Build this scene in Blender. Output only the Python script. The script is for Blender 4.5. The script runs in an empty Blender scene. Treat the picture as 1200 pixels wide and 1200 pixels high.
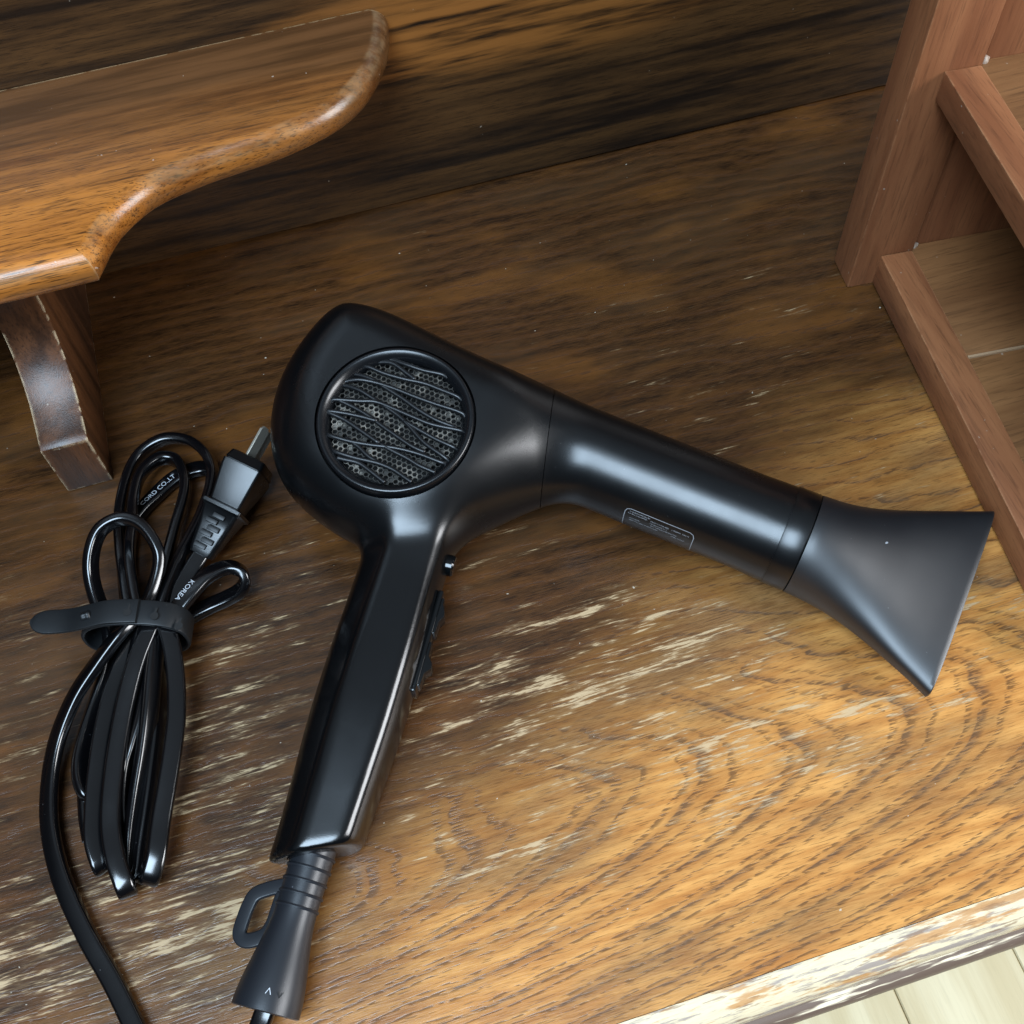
import bpy, bmesh, math, random
import numpy as np
from mathutils import Vector, Matrix

random.seed(4)
rng = np.random.default_rng(7)
scene = bpy.context.scene
col = scene.collection

# ------------------------------------------------------------------ camera
# world: X runs right along the desk's back panel, Y towards the back panel, Z up; desk top is z = 0
CAM_H = 0.42
FOC = 1330.0 / 1200.0                      # focal length in picture widths
YAW, PITCH, ROLL = math.radians(13.169), math.radians(59.238), math.radians(4.184)
_h = Vector((math.sin(YAW), math.cos(YAW), 0)); _r0 = Vector((math.cos(YAW), -math.sin(YAW), 0))
_f = _h * math.cos(PITCH) + Vector((0, 0, -math.sin(PITCH)))
_d0 = _f.cross(_r0)
CR = _r0 * math.cos(ROLL) + _d0 * math.sin(ROLL)      # camera right
CD = _d0 * math.cos(ROLL) - _r0 * math.sin(ROLL)      # camera down
CF = _f                                               # camera forward
CAM = Vector((0, 0, CAM_H))
cd = bpy.data.cameras.new('camera'); cam = bpy.data.objects.new('camera', cd); col.objects.link(cam)
m = Matrix((CR, -CD, -CF)).transposed().to_4x4(); m.translation = CAM
cam.matrix_world = m
cd.sensor_width = 36; cd.sensor_fit = 'HORIZONTAL'; cd.lens = 36 * FOC
cd.clip_start = 0.01; cd.clip_end = 50
scene.camera = cam

# ------------------------------------------------------------------ light
world = bpy.data.worlds.new('World'); scene.world = world; world.use_nodes = True
bg = world.node_tree.nodes['Background']
# dim room: pale ceiling overhead, dark towards the horizon
_wn = world.node_tree.nodes; _wl = world.node_tree.links
_tc = _wn.new('ShaderNodeTexCoord'); _sx = _wn.new('ShaderNodeSeparateXYZ'); _mr = _wn.new('ShaderNodeMapRange'); _mx = _wn.new('ShaderNodeMix')
_wl.new(_tc.outputs['Generated'], _sx.inputs[0]); _wl.new(_sx.outputs[2], _mr.inputs[0]); _mr.interpolation_type = 'SMOOTHSTEP'
_mr.inputs[1].default_value = 0.45; _mr.inputs[2].default_value = 0.97
_mx.data_type = 'RGBA'; _mx.inputs[6].default_value = (0.03, 0.03, 0.03, 1); _mx.inputs[7].default_value = (0.36, 0.42, 0.48, 1)
_wl.new(_mr.outputs[0], _mx.inputs[0]); _wl.new(_mx.outputs[2], bg.inputs[0]); bg.inputs[1].default_value = 0.6

def area(name, loc, target, sx, sy, power, colr):
    l = bpy.data.lights.new(name, 'AREA'); l.shape = 'RECTANGLE'; l.size = sx; l.size_y = sy
    l.energy = power; l.color = colr
    o = bpy.data.objects.new(name, l); col.objects.link(o); o.location = loc
    o.rotation_euler = (Vector(target) - Vector(loc)).to_track_quat('-Z', 'Y').to_euler()
    return o
area('ceiling_light', (-0.45, -0.48, 1.5), (0.05, 0.12, 0), 0.8, 1.0, 52, (0.62, 0.81, 1.0))
area('window_light', (1.45, -0.60, 0.80), (0.12, 0.08, 0), 0.8, 0.8, 37, (0.95, 0.97, 1.0))

vs = scene.view_settings
vs.view_transform = 'Standard'; vs.look = 'None'; vs.exposure = 0.0; vs.gamma = 1.0; vs.use_curve_mapping = False

# ------------------------------------------------------------------ pixel helpers (photograph is 1200 x 1200)
def ray(u, v):
    return CR * ((u - 600) / 1330.0) + CD * ((v - 600) / 1330.0) + CF
def at(u, v, z=0.0):
    d = ray(u, v); return CAM + d * ((z - CAM_H) / d.z)

# ------------------------------------------------------------------ mesh helpers
def tag(o, label=None, cat=None, group=None, kind=None):
    if label: o['label'] = label
    if cat: o['category'] = cat
    if group: o['group'] = group
    if kind: o['kind'] = kind
    return o
def empty(name, loc):
    o = bpy.data.objects.new(name, None); o.location = loc; col.objects.link(o)
    o.empty_display_size = 0.02
    return o
def link(name, me, mat, parent=None):
    o = bpy.data.objects.new(name, me); col.objects.link(o)
    if mat: me.materials.clear(); me.materials.append(mat)
    if parent:
        o.parent = parent
        o.matrix_parent_inverse = world_inv(parent)
    return o
def world_inv(p):
    mats = Matrix.Translation(p.location) if p.parent is None else Matrix.Identity(4)
    q = p
    while q.parent: q = q.parent
    return Matrix.Translation(q.location).inverted() if p.parent is None else Matrix.Identity(4)
def mesh(name, verts, faces, smooth=True, angle=None):
    me = bpy.data.meshes.new(name); me.from_pydata([tuple(v) for v in verts], [], [tuple(f) for f in faces]); me.update()
    finish(me, smooth, angle); return me
def finish(me, smooth=True, angle=None):
    me.polygons.foreach_set('use_smooth', [smooth] * len(me.polygons))
    if smooth and angle is not None: me.set_sharp_from_angle(angle=math.radians(angle))
    me.update()
def fix(me, smooth=True, angle=None, weld=None):
    b = bmesh.new(); b.from_mesh(me)
    if weld: bmesh.ops.remove_doubles(b, verts=b.verts, dist=weld)
    bmesh.ops.recalc_face_normals(b, faces=b.faces); b.to_mesh(me); b.free()
    finish(me, smooth, angle); return me
def box_bm(b, c, ax, half):
    vs_ = []
    for sx in (-1, 1):
        for sy in (-1, 1):
            for sz in (-1, 1):
                vs_.append(b.verts.new(c + ax[0] * (sx * half[0]) + ax[1] * (sy * half[1]) + ax[2] * (sz * half[2])))
    for f in ((0, 1, 3, 2), (4, 6, 7, 5), (0, 4, 5, 1), (2, 3, 7, 6), (0, 2, 6, 4), (1, 5, 7, 3)):
        b.faces.new([vs_[i] for i in f])
def box(name, c, ax, half, mat, parent, bev=0.001, seg=2):
    b = bmesh.new(); box_bm(b, Vector(c), [Vector(a) for a in ax], half)
    bmesh.ops.recalc_face_normals(b, faces=b.faces)
    if bev: bmesh.ops.bevel(b, geom=list(b.edges), offset=bev, segments=seg, profile=0.6, affect='EDGES')
    me = bpy.data.meshes.new(name); b.to_mesh(me); b.free(); finish(me, True, 35)
    return link(name, me, mat, parent)
def prism(name, pts, offset, mat, parent, bev=0.0, seg=2, angle=35):
    """pts: closed 3-D outline in one plane, offset: extrusion vector"""
    n = len(pts); pts = [Vector(p) for p in pts]; off = Vector(offset)
    b = bmesh.new()
    A = [b.verts.new(p) for p in pts]; B = [b.verts.new(p + off) for p in pts]
    b.faces.new(A); b.faces.new(B[::-1])
    for i in range(n): b.faces.new((A[i], B[i], B[(i + 1) % n], A[(i + 1) % n]))
    bmesh.ops.recalc_face_normals(b, faces=b.faces)
    if bev:
        ed = [e for e in b.edges if len(e.link_faces) == 2 and e.calc_face_angle(0) > math.radians(40)]
        bmesh.ops.bevel(b, geom=ed, offset=bev, segments=seg, profile=0.55, affect='EDGES')
    me = bpy.data.meshes.new(name); b.to_mesh(me); b.free(); finish(me, True, angle)
    return link(name, me, mat, parent)
def catmull(P, n, closed=False):
    P = np.asarray(P, float); k = len(P)
    if closed: Q = np.vstack([P[-1], P, P[0], P[1]]); segs = k
    else: Q = np.vstack([2 * P[0] - P[1], P, 2 * P[-1] - P[-2]]); segs = k - 1
    out = []
    for i in range(segs):
        p0, p1, p2, p3 = Q[i:i + 4]
        for j in range(n):
            t = j / n
            out.append(0.5 * (2 * p1 + (p2 - p0) * t + (2 * p0 - 5 * p1 + 4 * p2 - p3) * t * t + (3 * p1 - p0 - 3 * p2 + p3) * t ** 3))
    if not closed: out.append(P[-1])
    return np.array(out)
def frames(path, side0):
    """rotation minimising frames along a polyline: returns tangents, sides, ups"""
    n = len(path); T = np.gradient(path, axis=0); T /= np.linalg.norm(T, axis=1)[:, None] + 1e-12
    S = np.zeros_like(path); s = np.asarray(side0, float); s = s - T[0] * (s @ T[0]); S[0] = s / np.linalg.norm(s)
    for i in range(1, n):
        s = S[i - 1] - T[i] * (S[i - 1] @ T[i]); S[i] = s / np.linalg.norm(s)
    return T, S, np.cross(S, T)
def sweep(path, S, U, sec, closed=False, cap=True):
    """sec: (k,2) or list per point"""
    n = len(path); V = []; F = []
    k = len(sec[0]) if isinstance(sec, list) else len(sec)
    for i in range(n):
        q = sec[i] if isinstance(sec, list) else sec
        for x, y in q: V.append(path[i] + S[i] * x + U[i] * y)
    for i in range(n if closed else n - 1):
        j = (i + 1) % n
        for a_ in range(k):
            b_ = (a_ + 1) % k
            F.append((i * k + a_, i * k + b_, j * k + b_, j * k + a_))
    if cap and not closed:
        F.append(tuple(range(k))[::-1]); F.append(tuple((n - 1) * k + a_ for a_ in range(k)))
    return V, F
def circle(r, k=10): return np.array([(r * math.cos(2 * math.pi * i / k), r * math.sin(2 * math.pi * i / k)) for i in range(k)])
def rrect(w, h, r, k=4):
    """rounded rectangle, half sizes w, h"""
    out = []
    for cx, cy, a0 in ((w - r, h - r, 0), (-w + r, h - r, 90), (-w + r, -h + r, 180), (w - r, -h + r, 270)):
        for i in range(k + 1):
            a_ = math.radians(a0 + 90 * i / k); out.append((cx + r * math.cos(a_), cy + r * math.sin(a_)))
    return np.array(out)
def superell(w, h, p, k=48):
    out = []
    for i in range(k):
        t = 2 * math.pi * i / k; c_, s_ = math.cos(t), math.sin(t)
        out.append((w * math.copysign(abs(c_) ** (2 / p), c_), h * math.copysign(abs(s_) ** (2 / p), s_)))
    return np.array(out)
def lathe_mesh(name, o, ax, prof, k=48, angle=40):
    """prof: list of (r, h) along axis ax from origin o"""
    ax = Vector(ax).normalized(); x = ax.orthogonal().normalized(); y = ax.cross(x)
    V = []; F = []
    for r, h in prof:
        for i in range(k):
            t = 2 * math.pi * i / k; V.append(o + ax * h + (x * math.cos(t) + y * math.sin(t)) * r)
    for i in range(len(prof) - 1):
        for j in range(k): F.append((i * k + j, i * k + (j + 1) % k, (i + 1) * k + (j + 1) % k, (i + 1) * k + j))
    me = mesh(name, V, F, True, None); return fix(me, True, angle)

# ------------------------------------------------------------------ node helper
class NT:
    def __init__(s, name):
        s.mat = bpy.data.materials.new(name); s.mat.use_nodes = True
        s.t = s.mat.node_tree; s.n = s.t.nodes; s.l = s.t.links
        s.n.clear()
        s.out = s.n.new('ShaderNodeOutputMaterial'); s.p = s.n.new('ShaderNodeBsdfPrincipled')
        s.l.new(s.p.outputs[0], s.out.inputs[0])
        s.co = s.n.new('ShaderNodeTexCoord').outputs['Object']
    def put(s, sock, v):
        if v is None: return
        if isinstance(v, bpy.types.NodeSocket): s.l.new(v, sock)
        else:
            if sock.type == 'RGBA' and len(v) == 3: v = (*v, 1)
            sock.default_value = v
    def m(s, op, a, b=None, c=None, clamp=False):
        n = s.n.new('ShaderNodeMath'); n.operation = op; n.use_clamp = clamp
        for i, v in enumerate((a, b, c)): s.put(n.inputs[i], v)
        return n.outputs[0]
    def add(s, a, b): return s.m('ADD', a, b)
    def sub(s, a, b): return s.m('SUBTRACT', a, b)
    def mul(s, a, b): return s.m('MULTIPLY', a, b)
    def ss(s, v, lo, hi, o0=0.0, o1=1.0):
        n = s.n.new('ShaderNodeMapRange'); n.interpolation_type = 'SMOOTHSTEP'
        s.put(n.inputs[0], v); n.inputs[1].default_value = lo; n.inputs[2].default_value = hi
        n.inputs[3].default_value = o0; n.inputs[4].default_value = o1
        return n.outputs[0]
    def mapping(s, v, scale=(1, 1, 1), loc=(0, 0, 0), rot=(0, 0, 0)):
        n = s.n.new('ShaderNodeMapping'); s.put(n.inputs[0], v)
        n.inputs[1].default_value = loc; n.inputs[2].default_value = rot; n.inputs[3].default_value = scale
        return n.outputs[0]
    def noise(s, v, scale=(1, 1, 1), detail=2.0, rough=0.5, dist=0.0, loc=(0, 0, 0)):
        n = s.n.new('ShaderNodeTexNoise'); s.put(n.inputs['Vector'], s.mapping(v, scale, loc))
        n.inputs['Scale'].default_value = 1; n.inputs['Detail'].default_value = detail
        n.inputs['Roughness'].default_value = rough; n.inputs['Distortion'].default_value = dist
        return n.outputs[0]
    def mix(s, f, a, b, mode='MIX'):
        n = s.n.new('ShaderNodeMix'); n.data_type = 'RGBA'; n.blend_type = mode
        s.put(n.inputs[0], f); s.put(n.inputs[6], a); s.put(n.inputs[7], b)
        return n.outputs[2]
    def ramp(s, v, stops):
        n = s.n.new('ShaderNodeValToRGB'); e = n.color_ramp.elements
        while len(e) < len(stops): e.new(0.5)
        for q, (p, c) in zip(e, stops):
            q.position = p; q.color = (*c, 1) if not isinstance(c, (int, float)) else (c, c, c, 1)
        s.put(n.inputs[0], v); return n.outputs[0]
    def sep(s, v):
        n = s.n.new('ShaderNodeSeparateXYZ'); s.put(n.inputs[0], v); return n.outputs
    def comb(s, x, y, z):
        n = s.n.new('ShaderNodeCombineXYZ')
        for i, v in enumerate((x, y, z)): s.put(n.inputs[i], v)
        return n.outputs[0]
    def bump(s, h, strength, dist, normal=None):
        n = s.n.new('ShaderNodeBump'); s.put(n.inputs['Height'], h)
        n.inputs['Strength'].default_value = strength; n.inputs['Distance'].default_value = dist
        if normal is not None: s.put(n.inputs['Normal'], normal)
        return n.outputs[0]
    def edge(s, radius=0.0012):
        """1 near convex or concave edges of the mesh"""
        n = s.n.new('ShaderNodeBevel'); n.samples = 3; n.inputs[0].default_value = radius
        g = s.n.new('ShaderNodeNewGeometry')
        d = s.n.new('ShaderNodeVectorMath'); d.operation = 'DOT_PRODUCT'
        s.l.new(n.outputs[0], d.inputs[0]); s.l.new(g.outputs['Normal'], d.inputs[1])
        return s.m('SUBTRACT', 1.0, d.outputs['Value'], clamp=True)
    def set(s, **k):
        for a, v in k.items(): s.put(s.p.inputs[a.replace('_', ' ')], v)
        return s.mat

def srgb(r, g, b):
    f = lambda c: (c / 255 / 12.92) if c / 255 <= 0.04045 else ((c / 255 + 0.055) / 1.055) ** 2.4
    return (f(r), f(g), f(b))

# ------------------------------------------------------------------ materials
def mat_desktop():
    t = NT('worn_oak_desktop'); co = t.co; x, y, z = t.sep(co)
    w1 = t.noise(co, (7, 16, 1), 2); w2 = t.noise(co, (40, 110, 1), 2)
    v = t.add(y, t.add(t.mul(t.sub(w1, 0.5), 0.026), t.mul(t.sub(w2, 0.5), 0.005)))
    h = t.add(t.mul(t.add(x, 0.15), 0.2), t.mul(t.sub(w1, 0.5), 0.02))
    dv = t.sub(v, 0.114)
    r = t.m('SQRT', t.add(t.mul(dv, dv), t.mul(h, h)))
    ph = t.add(t.mul(r, 1 / 0.0078), t.mul(t.sub(w2, 0.5), 0.35))
    f = t.m('FRACT', ph)
    early = t.ramp(f, [(0.0, 0.0), (0.03, 1.0), (0.10, 0.85), (0.19, 0.0)])
    f2 = t.m('FRACT', t.add(t.mul(ph, 2.0), 0.37)); early2 = t.ramp(f2, [(0.0, 0.0), (0.06, 1.0), (0.16, 0.8), (0.26, 0.0)])
    streak = t.noise(co, (150, 1700, 1), 3, 0.62)                       # short fibres, about 10 mm long
    fib2 = t.noise(co, (26, 230, 1), 4, 0.62, loc=(1, 5, 0))          # longer bands
    dash = t.ss(t.noise(co, (150, 1200, 1), 1, 0.6), 0.46, 0.53)
    front = t.ss(y, 0.19, 0.10)
    pores = t.mul(t.m('MAXIMUM', early, t.mul(early2, front)), dash)
    # varnish thick at back, rubbed thin in front; painted shade darkens back and left
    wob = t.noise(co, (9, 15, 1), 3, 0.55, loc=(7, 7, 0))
    yy = t.add(y, t.add(t.mul(t.sub(wob, 0.5), 0.16), t.mul(x, -0.45)))  # leftward darkening painted in to offset the ceiling light
    stain_shade = t.ss(yy, 0.035, 0.185)
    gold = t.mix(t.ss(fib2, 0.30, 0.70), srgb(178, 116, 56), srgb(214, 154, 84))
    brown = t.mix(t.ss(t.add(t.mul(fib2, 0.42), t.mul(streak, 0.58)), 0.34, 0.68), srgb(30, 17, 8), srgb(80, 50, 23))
    c = t.mix(stain_shade, gold, brown)
    blot = t.ss(t.noise(co, (12, 34, 1), 3, 0.55, loc=(4, 2, 0)), 0.5, 0.68)
    c = t.mix(t.mul(blot, t.mul(stain_shade, 0.4)), c, srgb(122, 76, 32))
    c = t.mix(t.mul(t.ss(streak, 0.50, 0.68), t.m('MULTIPLY_ADD', stain_shade, 0.33, 0.17)), c, srgb(64, 42, 25))
    rt = t.ramp(f, [(0.0, 0.9), (0.12, 1.0), (0.55, 0.0), (0.9, 0.1), (1.0, 0.9)])
    c = t.mix(t.mul(rt, t.m('MULTIPLY_ADD', stain_shade, -0.2, 0.36)), c, srgb(128, 78, 38))
    tick = t.ss(t.noise(co, (130, 1900, 1), 1, 0.5, loc=(11, 6, 0)), 0.60, 0.68)
    c = t.mix(t.mul(tick, 0.45), c, srgb(46, 30, 20))
    c = t.mix(t.mul(pores, 0.7), c, srgb(66, 44, 30))
    # grey, dirty patches where the varnish has gone
    gm = t.ss(t.noise(co, (8, 22, 1), 3, 0.6, loc=(2, 9, 0)), 0.46, 0.64)
    c = t.mix(t.mul(gm, t.m('MULTIPLY_ADD', t.ss(stain_shade, 0.5, 1.0), -0.36, 0.5)), c, t.mix(t.ss(streak, 0.35, 0.6), srgb(124, 96, 66), srgb(80, 58, 40)))
    # worn zones: ellipses where hands and things have rubbed the lacquer away
    zones = None
    for (u, vv, rx, ry, amp) in ((230, 880, .055, .07, 1), (160, 1090, .10, .045, 1.1), (700, 800, .10, .05, 1.1), (930, 880, .09, .03, 1.1), (1160, 730, .035, .03, .9),
                                 (330, 720, .05, .05, .7), (30, 820, .04, .08, .7), (1030, 640, .06, .05, .6), (620, 980, .08, .04, .85), (850, 440, .15, .07, .42), (960, 300, .02, .012, .5), (560, 640, .05, .04, .6)):
        P = at(u, vv)
        dx = t.mul(t.sub(x, P.x), 1 / rx); dy = t.mul(t.sub(y, P.y), 1 / ry)
        e = t.ss(t.add(t.mul(dx, dx), t.mul(dy, dy)), 1.6, 0.0, 0.0, amp)
        zones = e if zones is None else t.m('MAXIMUM', zones, e)
    big = t.noise(co, (26, 150, 1), 5, 0.62, loc=(5, 3, 0)); fine = t.noise(co, (75, 800, 1), 3, 0.65, loc=(8, 1, 0))
    nn = t.add(t.mul(big, 0.55), t.mul(fine, 0.45))
    edge = t.m('MULTIPLY_ADD', zones, -0.135, 0.69)
    df = t.sub(nn, edge)
    fl = t.mul(t.ss(df, -0.005, 0.045), t.ss(zones, 0.02, 0.2, 0.3, 1.0))
    pale = t.mix(streak, srgb(176, 148, 110), srgb(210, 184, 144))
    c = t.mix(t.mul(t.ss(df, -0.06, 0.02), 0.4), c, srgb(144, 118, 86))
    c = t.mix(t.mul(fl, 0.72), c, pale)
    # dark ring lines stay visible through the worn patches
    c = t.mix(t.mul(t.mul(early, t.ss(w2, 0.42, 0.6)), t.mul(t.ss(stain_shade, 0.9, 0.2), 0.4)), c, srgb(92, 74, 60))
    dust = t.ss(t.noise(co, (420, 520, 1), 1), 0.79, 0.82)
    c = t.mix(t.mul(dust, 0.6), c, srgb(205, 195, 178))
    rough = t.add(0.22, t.add(t.mul(fl, 0.25), t.mul(wob, 0.16)))
    hgt = t.sub(t.mul(streak, 0.6), t.mul(pores, 0.35))
    return t.set(Base_Color=c, Roughness=rough, Specular_IOR_Level=0.5, Normal=t.bump(hgt, 0.3, 0.0005))

def mat_oak(name, dark, light, ax, fade=None, scale=1.0, wear=0.0, wearcol=(205, 184, 150), rough=0.3, edge=0.0, seed=0.0, pore=0.5, rim=0.0, er=0.0013, patch=None):
    """stained oak, grain along axis ax ('x','y','z'); fade: (axis, lo, hi, colour) band of shade painted into the colour"""
    t = NT(name); co = t.mapping(t.co, loc=(seed, seed * 1.7, seed * 0.6)); x, y, z = t.sep(co)
    L, S = 12 * scale, 170 * scale
    v = {'x': (L, S, S), 'y': (S, L, S), 'z': (S, S, L)}[ax]
    v2 = tuple(q * 4.5 for q in v); v3 = tuple(q * 0.33 for q in v); v4 = tuple(q * 1.3 * (9 if q > 50 else 7) for q in v)
    n1 = t.noise(co, v, 4, 0.6); n2 = t.noise(co, v2, 4, 0.65); n3 = t.noise(co, v3, 3, 0.55, 0.6); n4 = t.noise(co, v4, 2, 0.6)
    c = t.mix(t.ss(t.add(t.mul(n1, 0.5), t.mul(n3, 0.5)), 0.36, 0.64), dark, light)
    c = t.mix(t.mul(t.ss(n2, 0.5, 0.72), pore), c, tuple(q * 0.3 for q in dark))
    c = t.mix(t.mul(t.ss(n4, 0.56, 0.66), pore), c, tuple(q * 0.35 for q in dark))
    if patch:
        (pc, pr, pcol) = patch; X3 = t.sep(t.co)
        q = None
        for k in range(3):
            if pr[k]:
                d_ = t.mul(t.sub(X3[k], pc[k]), 1 / pr[k]); q = t.mul(d_, d_) if q is None else t.add(q, t.mul(d_, d_))
        k_ = t.mul(t.ss(t.add(q, t.mul(t.sub(n3, 0.5), 1.6)), 1.3, 0.1), t.ss(n1, 0.3, 0.6))
        c = t.mix(t.mul(k_, 0.8), c, pcol)
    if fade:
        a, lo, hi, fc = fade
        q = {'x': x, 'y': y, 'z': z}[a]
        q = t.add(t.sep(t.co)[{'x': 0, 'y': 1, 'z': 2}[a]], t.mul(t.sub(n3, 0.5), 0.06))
        c = t.mix(t.ss(q, lo, hi), c, t.mix(t.ss(n1, 0.35, 0.65), fc, tuple(k * 1.9 for k in fc)))  # shade near the wall, put into the wood colour
    if wear:
        fl = t.ss(t.noise(co, tuple(q * 2 for q in v), 5, 0.6, loc=(4, 4, 4)), 0.74 - 0.12 * wear, 0.78 - 0.12 * wear)
        c = t.mix(t.mul(fl, 0.8), c, srgb(*wearcol))
    if edge:
        e = t.ss(t.mul(t.edge(er), t.ss(t.noise(co, (220, 220, 220), 3), 0.35, 0.62)), 0.02, 0.10)
        c = t.mix(t.mul(e, edge), c, srgb(*wearcol))
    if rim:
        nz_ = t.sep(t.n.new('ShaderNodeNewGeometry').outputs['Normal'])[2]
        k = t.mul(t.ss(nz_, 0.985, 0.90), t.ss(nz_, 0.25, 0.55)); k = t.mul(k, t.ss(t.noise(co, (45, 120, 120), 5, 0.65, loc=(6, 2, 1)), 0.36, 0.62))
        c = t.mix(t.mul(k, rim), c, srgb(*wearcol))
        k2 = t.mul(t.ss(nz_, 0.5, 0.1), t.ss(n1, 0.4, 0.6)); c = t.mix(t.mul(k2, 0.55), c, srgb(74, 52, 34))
    dust = t.ss(t.noise(co, (380, 380, 380), 1), 0.79, 0.82)
    c = t.mix(t.mul(dust, 0.4), c, srgb(190, 180, 165))
    return t.set(Base_Color=c, Roughness=t.add(rough, t.mul(n1, 0.15)), Specular_IOR_Level=0.45, Normal=t.bump(t.sub(n1, t.mul(n4, 0.5)), 0.2, 0.0006))

def mat_edge():
    """front moulding rubbed through to bare, chalky wood with leftovers of lacquer"""
    t = NT('rubbed_edge'); co = t.co
    a = t.noise(co, (30, 260, 260), 5, 0.68); b = t.noise(co, (60, 500, 500), 4, 0.65, loc=(3, 3, 3)); d = t.noise(co, (22, 170, 170), 5, 0.68, loc=(8, 1, 2))
    c = t.mix(b, srgb(196, 174, 134), srgb(226, 212, 182))
    c = t.mix(t.mul(t.ss(a, 0.50, 0.60), 0.8), c, srgb(128, 114, 112))
    c = t.mix(t.mul(t.ss(d, 0.52, 0.60), 0.85), c, srgb(178, 126, 68))
    c = t.mix(t.mul(t.ss(b, 0.56, 0.64), 0.6), c, srgb(120, 84, 52))
    return t.set(Base_Color=c, Roughness=0.45, Normal=t.bump(a, 0.4, 0.0008))
def mat_edge_dark():
    t = NT('rubbed_edge_lower'); co = t.co
    a = t.noise(co, (16, 200, 200), 4, 0.6, loc=(1, 2, 3))
    c = t.mix(t.ss(a, 0.55, 0.62), srgb(100, 82, 70), srgb(226, 210, 180))
    return t.set(Base_Color=c, Roughness=0.4, Normal=t.bump(a, 0.3, 0.0008))

def mat_plastic(name, base, rough, grain=0.0, spec=0.5, smudge=0.0):
    t = NT(name); co = t.co
    n = t.noise(co, (30, 30, 30), 4, 0.6); r = t.add(rough, t.mul(t.sub(n, 0.5), 0.10 + smudge))
    c = t.mix(t.ss(t.noise(co, (900, 900, 900), 1), 0.79, 0.83), base, tuple(min(1, q * 3 + 0.05) for q in base))
    k = dict(Base_Color=c, Roughness=r, Specular_IOR_Level=spec)
    if grain: k['Normal'] = t.bump(t.noise(co, (2600, 2600, 2600), 1), grain, 0.0002)
    return t.set(**k)

M = {}
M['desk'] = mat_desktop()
M['back'] = mat_oak('back_panel_oak', srgb(24, 16, 10), srgb(78, 52, 26), 'x', scale=1.2, rough=0.34, seed=1.3, patch=((0.115, 0.4377, 0.095), (0.13, 0, 0.035), srgb(142, 90, 40)))
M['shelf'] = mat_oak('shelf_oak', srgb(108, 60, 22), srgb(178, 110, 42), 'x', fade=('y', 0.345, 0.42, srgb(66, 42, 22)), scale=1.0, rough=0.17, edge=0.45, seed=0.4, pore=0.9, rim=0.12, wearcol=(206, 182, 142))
M['bracket'] = mat_oak('bracket_oak', srgb(46, 27, 15), srgb(88, 54, 30), 'z', scale=0.8, rough=0.3, edge=1.0, seed=2.2, er=0.002)
M['edge'] = mat_edge(); M['edge2'] = mat_edge_dark()
M['apron'] = mat_oak('apron_oak', srgb(70, 46, 26), srgb(130, 90, 48), 'x', scale=0.8, seed=5.0)
M['floor'] = mat_oak('pale_floor', srgb(206, 190, 150), srgb(226, 214, 178), 'y', scale=0.35, rough=0.35, seed=3.0, pore=0.06)
M['red'] = mat_oak('red_brown_veneer', srgb(122, 73, 45), srgb(154, 100, 64), 'z', scale=0.55, rough=0.42, edge=0.35, wearcol=(190, 140, 100), seed=4.1, pore=0.34)
M['redh'] = mat_oak('red_brown_rail', srgb(122, 73, 45), srgb(154, 100, 64), 'y', scale=0.55, rough=0.42, edge=0.5, wearcol=(196, 146, 104), seed=6.1, pore=0.34)
M['ply'] = mat_oak('brown_board', srgb(108, 70, 40), srgb(140, 96, 58), 'x', scale=0.45, rough=0.42, seed=7.7, pore=0.4)
M['seam'] = mat_plastic('pale_joint', srgb(172, 140, 108), 0.6)
M['glue'] = mat_plastic('dried_glue', srgb(168, 146, 128), 0.4)
M['satin'] = mat_plastic('satin_black_plastic', (0.0022, 0.0025, 0.003), 0.28, 0.06, 0.55, 0.10)
M['matte'] = mat_plastic('matte_black_plastic', (0.0022, 0.0025, 0.003), 0.30, 0.08, 0.55, 0.10)
M['nozzle'] = mat_plastic('nozzle_matte_plastic', (0.004, 0.0045, 0.006), 0.46, 0.08, 0.95, 0.06)
M['gloss'] = mat_plastic('gloss_black_plastic', (0.0025, 0.003, 0.0035), 0.14, 0.0, 0.5, 0.06)
M['cord'] = mat_plastic('black_cord_vinyl', (0.002, 0.002, 0.0025), 0.18, 0.0, 0.75, 0.06)
M['rubber'] = mat_plastic('dark_grey_rubber', (0.008, 0.009, 0.010), 0.44, 0.1, 0.4)
M['ring'] = mat_plastic('grille_ring_plastic', (0.004, 0.0045, 0.0055), 0.26, 0.0, 0.5)
M['rib'] = mat_plastic('grille_rib_plastic', (0.005, 0.0055, 0.0065), 0.36)
M['dark'] = mat_plastic('dark_cavity', (0.004, 0.004, 0.004), 0.8)
M['ink'] = mat_plastic('pale_print', srgb(176, 180, 186), 0.5)
M['inkdim'] = mat_plastic('grey_print', srgb(142, 144, 148), 0.5)
M['relief'] = mat_plastic('grey_black_strain_relief', (0.012, 0.0135, 0.017), 0.38, 0.08)
def mat_screen():
    t = NT('dusty_mesh'); n = t.noise(t.co, (160, 160, 160), 4, 0.65)
    c = t.mix(t.ss(n, 0.48, 0.74), srgb(48, 46, 42), srgb(140, 134, 124))
    return t.set(Base_Color=c, Roughness=0.5, Metallic=0.25)
M['screen'] = mat_screen()
t = NT('plug_blade_metal'); M['metal'] = t.set(Base_Color=srgb(235, 228, 212), Roughness=0.5, Metallic=1.0)

# ------------------------------------------------------------------ floor
me = mesh('floor', [(-1.2, -1.2, -0.72), (1.6, -1.2, -0.72), (1.6, 1.2, -0.72), (-1.2, 1.2, -0.72)], [(0, 1, 2, 3)], False)
floor = link('floor', me, M['apron']); tag(floor, kind='structure')
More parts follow.
